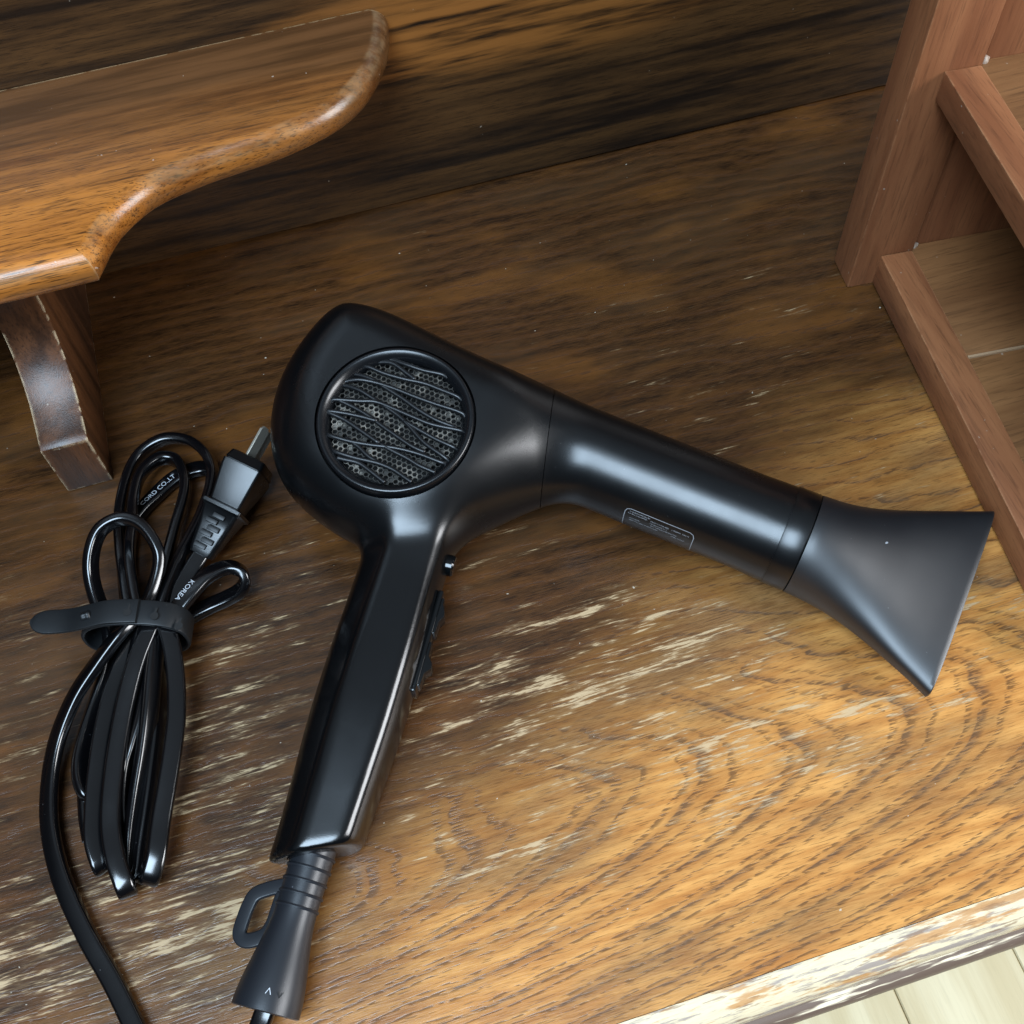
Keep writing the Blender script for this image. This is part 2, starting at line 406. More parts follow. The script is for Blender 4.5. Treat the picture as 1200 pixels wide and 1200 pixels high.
# pale planks lying side by side
for i in range(16):
    x0 = -0.62 + i * 0.12
    prism('floor_plank', [(x0 + 0.0006, -1.1, -0.7195), (x0 + 0.1194, -1.1, -0.7195), (x0 + 0.1194, 1.0, -0.7195), (x0 + 0.0006, 1.0, -0.7195)], (0, 0, 0.0095), M['floor'], floor, 0.001, 1)

# ------------------------------------------------------------------ desk
YW = 0.4377
desk = empty('writing_desk', (0.1, YW, -0.7))
tag(desk, 'old dark oak desk with worn scratched top, back panel and curved shelf', 'desk')
XL, XR = -0.75, 0.95
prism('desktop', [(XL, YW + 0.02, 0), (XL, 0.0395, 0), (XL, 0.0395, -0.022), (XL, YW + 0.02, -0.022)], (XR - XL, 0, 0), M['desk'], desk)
# front moulding: rounded upper bead, then a lower bead
up = [(0.0393, 0.0)] + [(0.0393 - 0.0115 * math.sin(a), -0.0095 * (1 - math.cos(a))) for a in [math.pi / 2 * i / 8 for i in range(1, 9)]] + [(0.0278, -0.0125), (0.0393, -0.0125)]
prism('upper_edge_bead', [(XL, y_, z_) for y_, z_ in up], (XR - XL, 0, 0), M['edge'], desk, angle=60)
lo = [(0.0393, -0.0127), (0.0275, -0.0127)] + [(0.0275 - 0.0045 * math.sin(a), -0.0127 - 0.0050 * (1 - math.cos(a))) for a in [math.pi / 2 * i / 6 for i in range(1, 7)]] + [(0.0235, -0.0190), (0.0393, -0.0190)]
prism('lower_edge_bead', [(XL, y_, z_) for y_, z_ in lo], (XR - XL, 0, 0), M['edge2'], desk, angle=60)
prism('apron', [(XL, 0.045, -0.0225), (XL, 0.065, -0.0225), (XL, 0.065, -0.12), (XL, 0.045, -0.12)], (XR - XL, 0, 0), M['apron'], desk)
prism('back_panel', [(XL, YW, 0.0018), (XL, YW + 0.018, 0.0018), (XL, YW + 0.018, 0.46), (XL, YW, 0.46)], (XR - XL, 0, 0), M['back'], desk)
# shelf with its ogee end
ZS = 0.1134
sil = [(432, 104), (414, 124), (392, 141), (366, 155), (340, 167), (310, 179), (280, 189), (250, 199), (224, 209), (198, 220), (176, 232), (157, 247), (140, 264), (129, 280), (121, 296), (115, 308)]
pts = [(at(453, 20, ZS - 0.006).x, YW - 0.0004)] + [tuple(at(455, 40, ZS - 0.006))[:2], tuple(at(449, 72, ZS - 0.006))[:2]]
pts += [tuple(at(u, v_, ZS - 0.006))[:2] for u, v_ in sil]
cor = at(111, 316, ZS - 0.006)
sm = catmull([(p[0], p[1]) for p in pts], 4)
out = [(a_, b_) for a_, b_ in sm] + [(cor.x, cor.y), (XL, cor.y - 0.0008), (XL, YW - 0.0004)]
def shelf_mesh():
    base = [Vector((a_, b_, 0)) for a_, b_ in out]; n = len(base)
    # inset rings: rounded top edge
    nrm = []
    for i in range(n):
        e1 = (base[i] - base[i - 1]).normalized(); e2 = (base[(i + 1) % n] - base[i]).normalized()
        n1 = Vector((-e1.y, e1.x, 0)); n2 = Vector((-e2.y, e2.x, 0)); q = (n1 + n2)
        q = q.normalized() / max(0.5, q.normalized().dot(n1)); nrm.append(q)
    area2 = sum(base[i].x * base[(i + 1) % n].y - base[(i + 1) % n].x * base[i].y for i in range(n))
    sg = 1 if area2 > 0 else -1
    rings = [(0.004, -0.0140), (0.0012, -0.0128), (0.0, -0.0105), (0.0, -0.0085), (0.0004, -0.0062), (0.0014, -0.0040), (0.0029, -0.0021), (0.0047, -0.0007), (0.0066, 0.0)]
    V = []; F = []
    for ins, z_ in rings:
        for i in range(n):
            q = base[i] + nrm[i] * (sg * ins)
            if base[i].y > YW - 0.001: q.y = YW - 0.0004
            if base[i].x < XL + 0.001: q.x = XL
            V.append((q.x, q.y, ZS + z_))
    for k in range(len(rings) - 1):
        for i in range(n):
            j = (i + 1) % n; F.append((k * n + i, k * n + j, (k + 1) * n + j, (k + 1) * n + i))
    F.append(tuple(range(n))); F.append(tuple((len(rings) - 1) * n + i for i in range(n)))
    me_ = mesh('shelf', V, F); return fix(me_, True, 35)
link('shelf', shelf_mesh(), M['shelf'], desk)
# bracket under the shelf
bp = [(0.314, 0.0004), (0.314, 0.0315)] + [tuple(q) for q in catmull([(0.314, 0.0322), (0.3235, 0.0353), (0.3350, 0.0408), (0.3455, 0.0500), (0.3530, 0.0625), (0.3560, 0.077), (0.3545, 0.090), (0.348, 0.0990)], 5)[1:]] + [(YW - 0.0005, 0.0990), (YW - 0.0005, 0.0004)]
prism('bracket', [(-0.127, y_, z_) for y_, z_ in bp], (0.02, 0, 0), M['bracket'], desk, 0.0006, 2, 40)
for dx in (-0.36,):
    prism('bracket', [(-0.127 + dx, y_, z_) for y_, z_ in bp], (0.02, 0, 0), M['bracket'], desk, 0.0006, 2, 40)

# ------------------------------------------------------------------ red-brown shelf unit on the right
P0 = Vector((0.2458, 0.3128, 0)); th = math.radians(5.2)
E1 = Vector((math.cos(th), -math.sin(th), 0)); E2 = Vector((math.sin(th), math.cos(th), 0)); E3 = Vector((0, 0, 1))
unit = empty('shelf_unit', P0)
tag(unit, 'small red-brown wooden shelf unit standing on the desk beside the nozzle', 'shelf unit')
UA = [E1, E2, E3]
def ub(name, a0, a1, b0, b1, z0, z1, mat, parent=unit, bev=0.0012):
    return box(name, P0 + E1 * ((a0 + a1) / 2) + E2 * ((b0 + b1) / 2) + E3 * ((z0 + z1) / 2), UA, ((a1 - a0) / 2, (b1 - b0) / 2, (z1 - z0) / 2), mat, parent, bev)
ub('stile', 0.0, 0.0285, 0.0, 0.019, 0.0004, 0.20, M['red'], bev=0.0018)
ub('side_panel', 0.0287, 0.20, 0.004, 0.014, 0.0004, 0.20, M['red'])
ub('side_panel', 0.10, 0.1998, -0.2040, -0.1942, 0.0004, 0.20, M['red'])
ub('back_board', 0.2002, 0.206, -0.204, 0.014, 0.0004, 0.20, M['red'])
for z0, z1 in ((0.0022, 0.0200), (0.1085, 0.1220)):
    r_ = ub('front_rail', 0.0122, 0.0275, -0.2040, -0.0002, z0, z1, M['redh'], bev=0.0008)
    sh = ub('shelf_board', 0.0277, 0.1998, -0.064, 0.0038, z0 + 0.004, z1 - 0.0012, M['ply'], bev=0.0005)
    ub('shelf_board', 0.0277, 0.1998, -0.1938, -0.0652, z0 + 0.004, z1 - 0.0012, M['ply'], bev=0.0005)
    ub('joint_strip', 0.0277, 0.1998, -0.06515, -0.06405, z0 + 0.004, z1 - 0.0004, M['seam'], bev=0.0)
def blob(name, c, r, mat, parent, sq=(1, 1, 0.6), seed=0):
    b = bmesh.new(); bmesh.ops.create_icosphere(b, subdivisions=3, radius=1)
    g = np.random.default_rng(seed)
    ph = g.uniform(0, 6, 3)
    for v_ in b.verts:
        k = 1 + 0.18 * math.sin(4 * v_.co.x + ph[0]) + 0.15 * math.sin(5 * v_.co.y + ph[1]) * math.cos(3 * v_.co.z + ph[2])
        v_.co = Vector((v_.co.x * sq[0], v_.co.y * sq[1], v_.co.z * sq[2])) * (r * k) + c
    me_ = bpy.data.meshes.new(name); b.to_mesh(me_); b.free(); finish(me_); return link(name, me_, mat, parent)
blob('glue_drop', P0 + E1 * 0.0300 + E2 * 0.0030 + E3 * 0.0195, 0.0014, M['glue'], unit, (1.2, 1, 1.3), 1)
blob('glue_drop', P0 + E1 * 0.0300 + E2 * 0.0030 + E3 * 0.1215, 0.0017, M['glue'], unit, (1.5, 1, 1), 2)

# ------------------------------------------------------------------ hair dryer
OO = at(475, 450, 0.0358); OA = at(944, 638, 0.0209); OH = at(369, 1003, 0.0158)
DA = (OA - OO).normalized(); DB = (OH - OO); DB = (DB - DA * DB.dot(DA)).normalized(); DC = DB.cross(DA)
if DC.z < 0: DC = -DC
dryer = empty('hair_dryer', (OO.x, OO.y, 0))
tag(dryer, 'black hair dryer with round side grille and flared nozzle lying on the desk', 'hair dryer')
def L(a_, b_, c_=0.0):            # dryer millimetres -> world
    return OO + DA * (a_ / 1000) + DB * (b_ / 1000) + DC * (c_ / 1000)
def loc(u, v, c_=0.0):            # pixel -> dryer plane (mm)
    d = ray(u, v); q = CAM + d * (((OO - CAM).dot(DC) + c_ / 1000) / d.dot(DC)) - OO
    return np.array((q.dot(DA), q.dot(DB))) * 1000
UV = (loc(463, 491, 30) - loc(463, 491, 0)) / -30.0     # apparent shift per mm of height
WH, TH = 24.0, 30.0
BR = 19.8                                               # barrel radius
silh = [(500, 388), (462, 370), (430, 360), (398, 361), (371, 385), (347, 420), (326, 456), (316, 502), (319, 548), (336, 582), (362, 606), (384, 624)]
S2 = np.array([loc(u, v) for u, v in silh])
nn = np.gradient(S2, axis=0); nn = np.stack([-nn[:, 1], nn[:, 0]], 1); nn /= np.linalg.norm(nn, axis=1)[:, None]
cen = np.array((14.0, 25.0)); sgn = np.sign(((S2 - cen) * nn).sum(1)); nn *= sgn[:, None]
ins = np.sqrt(WH ** 2 + ((TH + 2 - 0.10 * (S2[:, 1] - 30)) * (nn @ UV)) ** 2) - WH + 1.2 * np.clip(-nn[:, 1], 0, 1)
S2 = S2 - nn * ins[:, None]
outl = [tuple(p) for p in S2] + [(14, 73), (30, 71), (48, 60), (62, 42), (74, 26), (92, 14), (92, -14), (60, -17.4), (25, -17.6)]
OUT = catmull(outl, 8, True)
for _ in range(4): OUT = sum(np.roll(OUT, k_, 0) for k_ in range(-4, 5)) / 9.0
def poly_sd(px, py, poly):
    d = np.full(px.shape, 1e9); ins_ = np.zeros(px.shape, bool); n = len(poly)
    for i in range(n):
        x1, y1 = poly[i]; x2, y2 = poly[(i + 1) % n]; ex, ey = x2 - x1, y2 - y1
        wx, wy = px - x1, py - y1; t_ = np.clip((wx * ex + wy * ey) / (ex * ex + ey * ey + 1e-12), 0, 1)
        d = np.minimum(d, (wx - ex * t_) ** 2 + (wy - ey * t_) ** 2)
        cnd = ((y1 <= py) & (y2 > py)) | ((y2 <= py) & (y1 > py))
        xi = x1 + (py - y1) / (ey if abs(ey) > 1e-12 else 1e-12) * ex
        ins_ ^= cnd & (px < xi)
    d = np.sqrt(d); d[ins_] *= -1; return d
def sst(v, lo_, hi_):
    t_ = np.clip((v - lo_) / (hi_ - lo_), 0, 1); return t_ * t_ * (3 - 2 * t_)
def smin(a_, b_, k):
    h_ = np.clip(0.5 + 0.5 * (b_ - a_) / k, 0, 1); return b_ * (1 - h_) + a_ * h_ - k * h_ * (1 - h_)
HT = np.array((0.183, 0.9831)); HN = np.array((0.9831, -0.183))     # handle axis and its right hand side
HP = [(-17.8, 0), (-16.5, 4.5), (-5.5, 16.8), (12.0, 16.8), (14.6, 14.8), (17.6, 6.0), (17.8, 0)]
HP = HP + [(s_, -c_) for s_, c_ in HP[-2:0:-1]]
def plates():
    out_ = []; n = len(HP)
    for i in range(n):
        (x1, y1), (x2, y2) = HP[i], HP[(i + 1) % n]
        nx, ny = (y1 - y2), (x2 - x1); l = math.hypot(nx, ny); nx, ny = nx / l, ny / l
        if nx * x1 + ny * y1 < 0: nx, ny = -nx, -ny
        out_.append((nx, ny, nx * x1 + ny * y1))
    return out_
PL = plates()
ENDN = np.array((0.56, 0.8285)); ENDP = np.array((56.5, 187.0))
def field(a_, b_, c_, d2):
    Tt = TH - 0.10 * (b_ - 30)
    Tt = Tt * (1 - sst(a_, 38, 90)) + 17.0 * sst(a_, 38, 90)
    Tt = Tt * (1 - 0.02 * sst(b_, 45, 85))
    e = np.maximum(d2 + WH, 0) / WH; q = np.abs(c_) / Tt
    rad = np.power(e ** 2.15 + q ** 2.15 + 1e-9, 1 / 2.15)
    hd = (rad - 1) * (WH * e + Tt * q) / (e + q + 1e-6)
    rb = BR + 0.6 * sst(a_, 150, 176)
    br = np.maximum(np.sqrt(b_ * b_ + c_ * c_) - rb, np.maximum(45 - a_, a_ - 176.0))
    s_ = a_ * HN[0] + b_ * HN[1] - 22.3; t_ = a_ * HT[0] + b_ * HT[1]
    sc = 1.0 + 0.045 * sst(t_, 80, 125) - 0.13 * sst(t_, 135, 195)
    k = 1.0
    acc = 0
    for nx, ny, o_ in PL: acc = acc + np.exp(np.clip((nx * s_ + ny * c_ - o_ * sc) / k, -60, 60))
    en = (a_ - ENDP[0]) * ENDN[0] + (b_ - ENDP[1]) * ENDN[1]
    acc = acc + np.exp(np.clip(en / k, -60, 60)) + np.exp(np.clip((52 - t_) / k, -60, 60))
    hl = k * np.log(acc)
    return smin(smin(hd, br, 7.0), hl, 10.0)
def surface_nets(lo_, hi_, h_):
    ax_ = [np.arange(l, u + h_, h_) for l, u in zip(lo_, hi_)]
    A2, B2 = np.meshgrid(ax_[0], ax_[1], indexing='ij'); D2 = poly_sd(A2, B2, OUT)
    A3, B3, C3 = A2[:, :, None], B2[:, :, None], ax_[2][None, None, :]
    Fv = field(np.broadcast_to(A3, A2.shape + (len(ax_[2]),)), B3, C3, D2[:, :, None])
    ins_ = Fv < 0; nx, ny, nz = Fv.shape
    cs = np.zeros((nx - 1, ny - 1, nz - 1), int)
    for i in (0, 1):
        for j in (0, 1):
            for k in (0, 1): cs += ins_[i:nx - 1 + i, j:ny - 1 + j, k:nz - 1 + k]
    act = (cs > 0) & (cs < 8); idx = np.full(act.shape, -1); ii = np.argwhere(act); idx[act] = np.arange(len(ii))
    acc = np.zeros((len(ii), 3)); cnt = np.zeros(len(ii))
    for axn in range(3):
        for o1 in (0, 1):
            for o2 in (0, 1):
                s0 = np.zeros(3, int); oth = [q for q in range(3) if q != axn]; s0[oth[0]] = o1; s0[oth[1]] = o2
                s1 = s0.copy(); s1[axn] = 1
                f0 = Fv[tuple((ii + s0).T)]; f1 = Fv[tuple((ii + s1).T)]
                cr = (f0 < 0) != (f1 < 0); tt = np.where(cr, f0 / np.where(cr, f0 - f1, 1), 0)
                pt = ii + s0 + tt[:, None] * (s1 - s0); acc[cr] += pt[cr]; cnt[cr] += 1
    V = acc / cnt[:, None] * h_ + np.array(lo_)
    faces = []
    for axn in range(3):
        sl0 = [slice(None)] * 3; sl1 = [slice(None)] * 3; sl0[axn] = slice(0, -1); sl1[axn] = slice(1, None)
        ch = ins_[tuple(sl0)] != ins_[tuple(sl1)]; e = np.argwhere(ch); fl = ins_[tuple(sl0)][ch]
        o = [q for q in range(3) if q != axn]
        ok = (e[:, o[0]] > 0) & (e[:, o[1]] > 0) & (e[:, o[0]] < Fv.shape[o[0]] - 1) & (e[:, o[1]] < Fv.shape[o[1]] - 1)
        e = e[ok]; fl = fl[ok]
        u1 = np.zeros(3, int); u1[o[0]] = 1; u2 = np.zeros(3, int); u2[o[1]] = 1
        q = [idx[tuple((e - u1 - u2).T)], idx[tuple((e - u2).T)], idx[tuple(e.T)], idx[tuple((e - u1).T)]]
        f = np.stack(q, 1); flip = fl if axn != 1 else ~fl
        f[~flip] = f[~flip][:, ::-1]; faces.append(f)
    faces = np.vstack(faces)
    ev = lambda p: field(p[:, 0], p[:, 1], p[:, 2], poly_sd(p[:, 0].copy(), p[:, 1].copy(), OUT))
    for it in range(3):
        f0 = ev(V); g = np.stack([(ev(V + dv_) - f0) / 0.05 for dv_ in np.eye(3) * 0.05], 1)
        st = f0[:, None] * g / ((g * g).sum(1)[:, None] + 1e-6)
        V = V - np.clip(st, -0.5, 0.5)
    # light relaxation along the surface to even out the grid, then re-project
    return V, faces
Vb, Fb = surface_nets((-62, -36, -38), (182, 206, 40), 1.15)
bm = bmesh.new()
vv = [bm.verts.new(p) for p in Vb]
for f in Fb:
    try: bm.faces.new([vv[i] for i in f])
    except ValueError: pass
bmesh.ops.recalc_face_normals(bm, faces=bm.faces)
for it in range(3): bmesh.ops.smooth_vert(bm, verts=bm.verts, factor=0.4, use_axis_x=True, use_axis_y=True, use_axis_z=True)
SEAM_N = Vector((1, -0.30, 0)).normalized(); SEAM_P = Vector((66.5, 0, 0))
def half(keep_front):
    b = bm.copy()
    s_ = 0.14 if keep_front else -0.14
    bmesh.ops.bisect_plane(b, geom=b.verts[:] + b.edges[:] + b.faces[:], plane_co=SEAM_P + SEAM_N * s_, plane_no=SEAM_N, clear_outer=not keep_front, clear_inner=keep_front)
    rim = [e for e in b.edges if e.is_boundary]
    r_ = bmesh.ops.extrude_edge_only(b, edges=rim)
    nv = [g for g in r_['geom'] if isinstance(g, bmesh.types.BMVert)]
    for v_ in nv:                                  # turn the rim inwards: an open shell edge
        cc = Vector((v_.co.x, 0.0, 0.0)); v_.co = v_.co + (cc - v_.co).normalized() * 1.6
    if keep_front:
        pass
    bmesh.ops.recalc_face_normals(b, faces=b.faces)
    for v_ in b.verts: v_.co = L(*v_.co)
    # orientation may mirror: recompute
    bmesh.ops.recalc_face_normals(b, faces=b.faces)
    me_ = bpy.data.meshes.new('shell'); b.to_mesh(me_); b.free(); return me_
head_me = half(False); barrel_me = half(True); bm.free()
# grille opening
GC = np.array(loc(463, 491, 30.0))
def field_height(p):
    lo_, hi_ = 5.0, 45.0; d2 = poly_sd(np.array([p[0]]), np.array([p[1]]), OUT)
    for _ in range(40):
        mi = (lo_ + hi_) / 2
        if field(np.array([p[0]]), np.array([p[1]]), np.array([mi]), d2)[0] < 0: lo_ = mi
        else: hi_ = mi
    return lo_
for _ in range(3):
    GH = field_height(GC); GC = np.array(loc(463, 491, GH))
GN = Vector((0, 0.10, 1)).normalized()              # plateau normal (a,b,c)
GNw = (DA * GN.x + DB * GN.y + DC * GN.z).normalized()
Gw = L(GC[0], GC[1], GH)
GX = (DA - GNw * DA.dot(GNw)).normalized(); GY = GNw.cross(GX)
GR = 0.0316
cut_me = lathe_mesh('cutter', Gw, GNw, [(0.00001, -0.009), (GR, -0.009), (GR, 0.008), (0.00001, 0.008)], 96)
fix(cut_me, True, 40, 0.00002)
tmp = bpy.data.objects.new('tmp', head_me); col.objects.link(tmp)
cut = bpy.data.objects.new('cutter', cut_me); col.objects.link(cut)
bmod = tmp.modifiers.new('b', 'BOOLEAN'); bmod.operation = 'DIFFERENCE'; bmod.object = cut; bmod.solver = 'EXACT'
dg = bpy.context.evaluated_depsgraph_get(); dg.update()
head2 = bpy.data.meshes.new_from_object(tmp.evaluated_get(dg))
bpy.data.objects.remove(tmp); bpy.data.objects.remove(cut)
head2.name = 'body'; finish(head2, True, 42); finish(barrel_me, True, 42); barrel_me.name = 'barrel'
def mat_body():
    """satin shell, glossy on the handle"""
    t = NT('black_shell'); n = t.noise(t.co, (30, 30, 30), 4, 0.6)
    d = t.n.new('ShaderNodeVectorMath'); d.operation = 'DOT_PRODUCT'
    s_ = t.n.new('ShaderNodeVectorMath'); s_.operation = 'SUBTRACT'
    t.l.new(t.co, s_.inputs[0]); s_.inputs[1].default_value = OO
    t.l.new(s_.outputs[0], d.inputs[0]); d.inputs[1].default_value = DB
    g = t.ss(d.outputs['Value'], 0.066, 0.088)
    r = t.add(t.m('MULTIPLY_ADD', g, -0.09, 0.28), t.mul(t.sub(n, 0.5), 0.10))
    bp_ = t.bump(t.noise(t.co, (2600, 2600, 2600), 1), 0.05, 0.0002)
    return t.set(Base_Color=(0.0022, 0.0025, 0.003), Roughness=r, Specular_IOR_Level=0.6, Normal=bp_)
M['shell'] = mat_body()
# world -> object space: meshes are in world coordinates, the root only carries a location
body = link('body', head2, M['shell'], dryer)
barrel = link('barrel', barrel_me, M['matte'], dryer)
# grille: ring, honeycomb screen, wavy ribs
grille = link('grille_ring', lathe_mesh('grille_ring', Gw, GNw, [(0.0309, -0.006), (0.0309, -0.0004), (0.0306, 0.0004), (0.0299, 0.0008), (0.0290, 0.0006), (0.0277, -0.0006), (0.0267, -0.0019), (0.0262, -0.0030), (0.0261, -0.0075)], 96, 50), M['ring'], dryer)
link('grille_floor', lathe_mesh('grille_floor', Gw, GNw, [(0.00001, -0.0082), (0.0314, -0.0082)], 64), M['dark'], dryer)
hv, hf = [], []
pit = 0.00215; rr = 0.0262; hh = 0.0006
for i in range(-16, 17):
    for j in range(-16, 17):
        cx = pit * (i + 0.5 * j); cy = pit * 0.866 * j
        if math.hypot(cx, cy) > rr - 0.0004: continue
        base = len(hv); ro = pit / math.sqrt(3); ri = ro * random.uniform(0.76, 0.84)
        for r__, z_ in ((ro, -0.0034), (ri, -0.0034), (ri * 0.97, -0.0034 - hh * 1.6)):
            for k in range(6):
                a_ = math.radians(60 * k + 30); hv.append(Gw + GX * (cx + r__ * math.cos(a_)) + GY * (cy + r__ * math.sin(a_)) + GNw * z_)
        for k in range(6):
            n_ = (k + 1) % 6
            hf.append((base + k, base + n_, base + 6 + n_, base + 6 + k)); hf.append((base + 6 + k, base + 6 + n_, base + 12 + n_, base + 12 + k))
        if random.random() < 0.16:      # lint caught in the cell
            hf.append(tuple(base + 12 + k for k in range(6)))
scr = link('mesh_screen', mesh('mesh_screen', hv, hf, False), M['screen'], dryer); scr['kind'] = 'stuff'
ribs = [[(520, 170), (640, 225), (760, 265), (880, 290)], [(430, 180), (540, 215), (640, 285), (700, 330)], [(370, 240), (480, 285), (620, 325), (760, 355), (880, 400), (990, 445)],
        [(250, 265), (380, 320), (480, 380), (600, 455), (720, 540), (840, 610), (940, 650)], [(180, 320), (300, 330), (420, 350), (560, 395), (700, 450), (840, 500), (1020, 560)],
        [(170, 350), (300, 400), (400, 460), (500, 525), (590, 590), (660, 660), (760, 770), (900, 870)], [(130, 470), (300, 480), (420, 485), (540, 530), (680, 590), (820, 645), (1010, 685)],
        [(130, 460), (260, 520), (380, 590), (460, 650), (560, 720), (680, 800), (770, 840)], [(90, 550), (200, 565), (320, 590), (430, 620)], [(90, 560), (200, 610), (320, 690), (450, 780)],
        [(110, 725), (250, 765), (400, 790), (560, 810), (720, 850), (880, 910)], [(240, 760), (300, 800), (360, 860), (420, 900)], [(150, 840), (280, 880), (430, 915), (540, 960), (630, 1020)],
        [(200, 890), (300, 915), (380, 970), (450, 1025)], [(450, 780), (540, 830), (640, 880), (720, 930), (800, 965)], [(620, 620), (740, 690), (850, 750), (960, 800)]]
for k, q in enumerate(ribs):
    W_ = []
    ctr = (558, 600)
    q = list(q)
    for a_, b_, ins_at in ((q[0], q[1], 0), (q[-1], q[-2], len(q) + 1)):
        if math.hypot(a_[0] - ctr[0], a_[1] - ctr[1]) > 330: q.insert(ins_at if ins_at == 0 else len(q), (a_[0] + (a_[0] - b_[0]) * 0.5, a_[1] + (a_[1] - b_[1]) * 0.5))
    for zx, zy in q:
        d = ray(370 + zx / 6.0, 390 + zy / 6.0); pl = Gw + GNw * (-0.0016 - 0.0003 * (k % 2))
        p = CAM + d * ((pl - CAM).dot(GNw) / d.dot(GNw))
        off = p - pl
        if off.length > 0.0272: p = pl + off * (0.0272 / off.length) - GNw * 0.001
        W_.append(p)
    path = catmull(W_, 5); T_, S_, U_ = frames(path, GNw)
    V_, F_ = sweep(path, S_, U_, circle(0.00095, 8))
    link('grille_rib', fix(mesh('grille_rib', V_, F_)), M['rib'], dryer)
# barrel end collar and flared nozzle
o_ = L(165.5, 0)
link('collar', lathe_mesh('collar', L(0, 0), DA, [(0.0190, 0.1670), (0.02046, 0.1670), (0.02058, 0.1673), (0.02062, 0.1759), (0.0205, 0.1763), (0.0190, 0.1763)], 96, 40), M['matte'], dryer)
NS = [(176.8, 20.6, 20.4, 2.0), (181, 21.0, 20.2, 2.0), (188, 21.9, 18.6, 2.05), (196, 23.8, 16.2, 2.15), (205, 26.8, 13.4, 2.35), (214, 30.4, 11.0, 2.6), (223, 34.3, 8.9, 2.9), (232, 38.2, 7.4, 3.2), (240.4, 42.2, 6.6, 3.4)]
key = np.array(NS); fine = catmull(key, 5)
secs, path = [], []
def nz(a_, w_, h_, p_, skew):
    q = superell(w_, h_, p_, 72); return [L(a_ + skew * x_, x_ - 2.2 * sst(np.array(a_), 180, 240), y_) for x_, y_ in q]
V_ = []; F_ = []
rows = [(a_, w_, h_, p_, -0.036 * float(sst(np.array(a_), 195, 238))) for a_, w_, h_, p_ in fine]
inner = [(a_, w_ - 1.7, h_ - 1.7, p_, sk) for a_, w_, h_, p_, sk in rows[::-1]]
lip = [(rows[-1][0] + 0.5, rows[-1][1] - 0.35, rows[-1][2] - 0.35, rows[-1][3], rows[-1][4]), (rows[-1][0] + 0.5, rows[-1][1] - 1.35, rows[-1][2] - 1.35, rows[-1][3], rows[-1][4])]
allr = [(176.8, 18.0, 18.0, 2.0, 0)] + rows + lip + inner
for q in allr: V_ += nz(*q)
for i in range(len(allr) - 1):
    for j in range(72): F_.append((i * 72 + j, i * 72 + (j + 1) % 72, (i + 1) * 72 + (j + 1) % 72, (i + 1) * 72 + j))
link('nozzle', fix(mesh('nozzle', V_, F_), True, 40), M['nozzle'], dryer)
blob('scuff', L(205, -7, 13.25), 0.0005, M['inkdim'], dryer, (1.2, 1, 0.3), 5)

def L3(s_, t_, c_=0.0):            # handle coordinates: s across (to the right), t along, c up
    a_, b_ = HN * (s_ + 22.3) + HT * t_; return L(a_, b_, c_)
HTw = (DA * HT[0] + DB * HT[1]); HNw = (DA * HN[0] + DB * HN[1])
# switches on the handle's front edge
sp = [L3(17.0, 84, -4), L3(17.0, 84, 5.2)]
def hbox(name, s0, s1, t0, t1, c0, c1, mat, bev=0.0008, parent=dryer):
    return box(name, L3((s0 + s1) / 2, (t0 + t1) / 2, (c0 + c1) / 2), [HNw, HTw, DC], ((s1 - s0) / 2000, (t1 - t0) / 2000, (c1 - c0) / 2000), mat, parent, bev)
hbox('switch_plate', 16.8, 19.0, 88, 129, -6.5, 5.6, M['gloss'], 0.0009)
def slider(t0, tk, bump_):
    prof = [(17.5, t0), (19.3, t0 + 0.8), (19.5, tk - 4), (21.2 + bump_, tk - 1.2), (21.4 + bump_, tk + 0.8), (19.7, tk + 3), (19.4, tk + 8), (17.5, tk + 8.6)]
    prism('switch', [L3(s_ + 0.5, t_, -4.6) for s_, t_ in prof], DC * 0.0088, M['gloss'], dryer, 0.0004, 2, 40)
slider(90, 97, -0.4); slider(108, 118, 0.4)
link('cool_button', lathe_mesh('cool_button', L3(15.6, 76, 1.5), HNw, [(0.0042, 0), (0.0042, 0.0034), (0.0036, 0.0041), (0.0022, 0.0039), (0.00001, 0.0037)], 32, 40), M['gloss'], dryer)
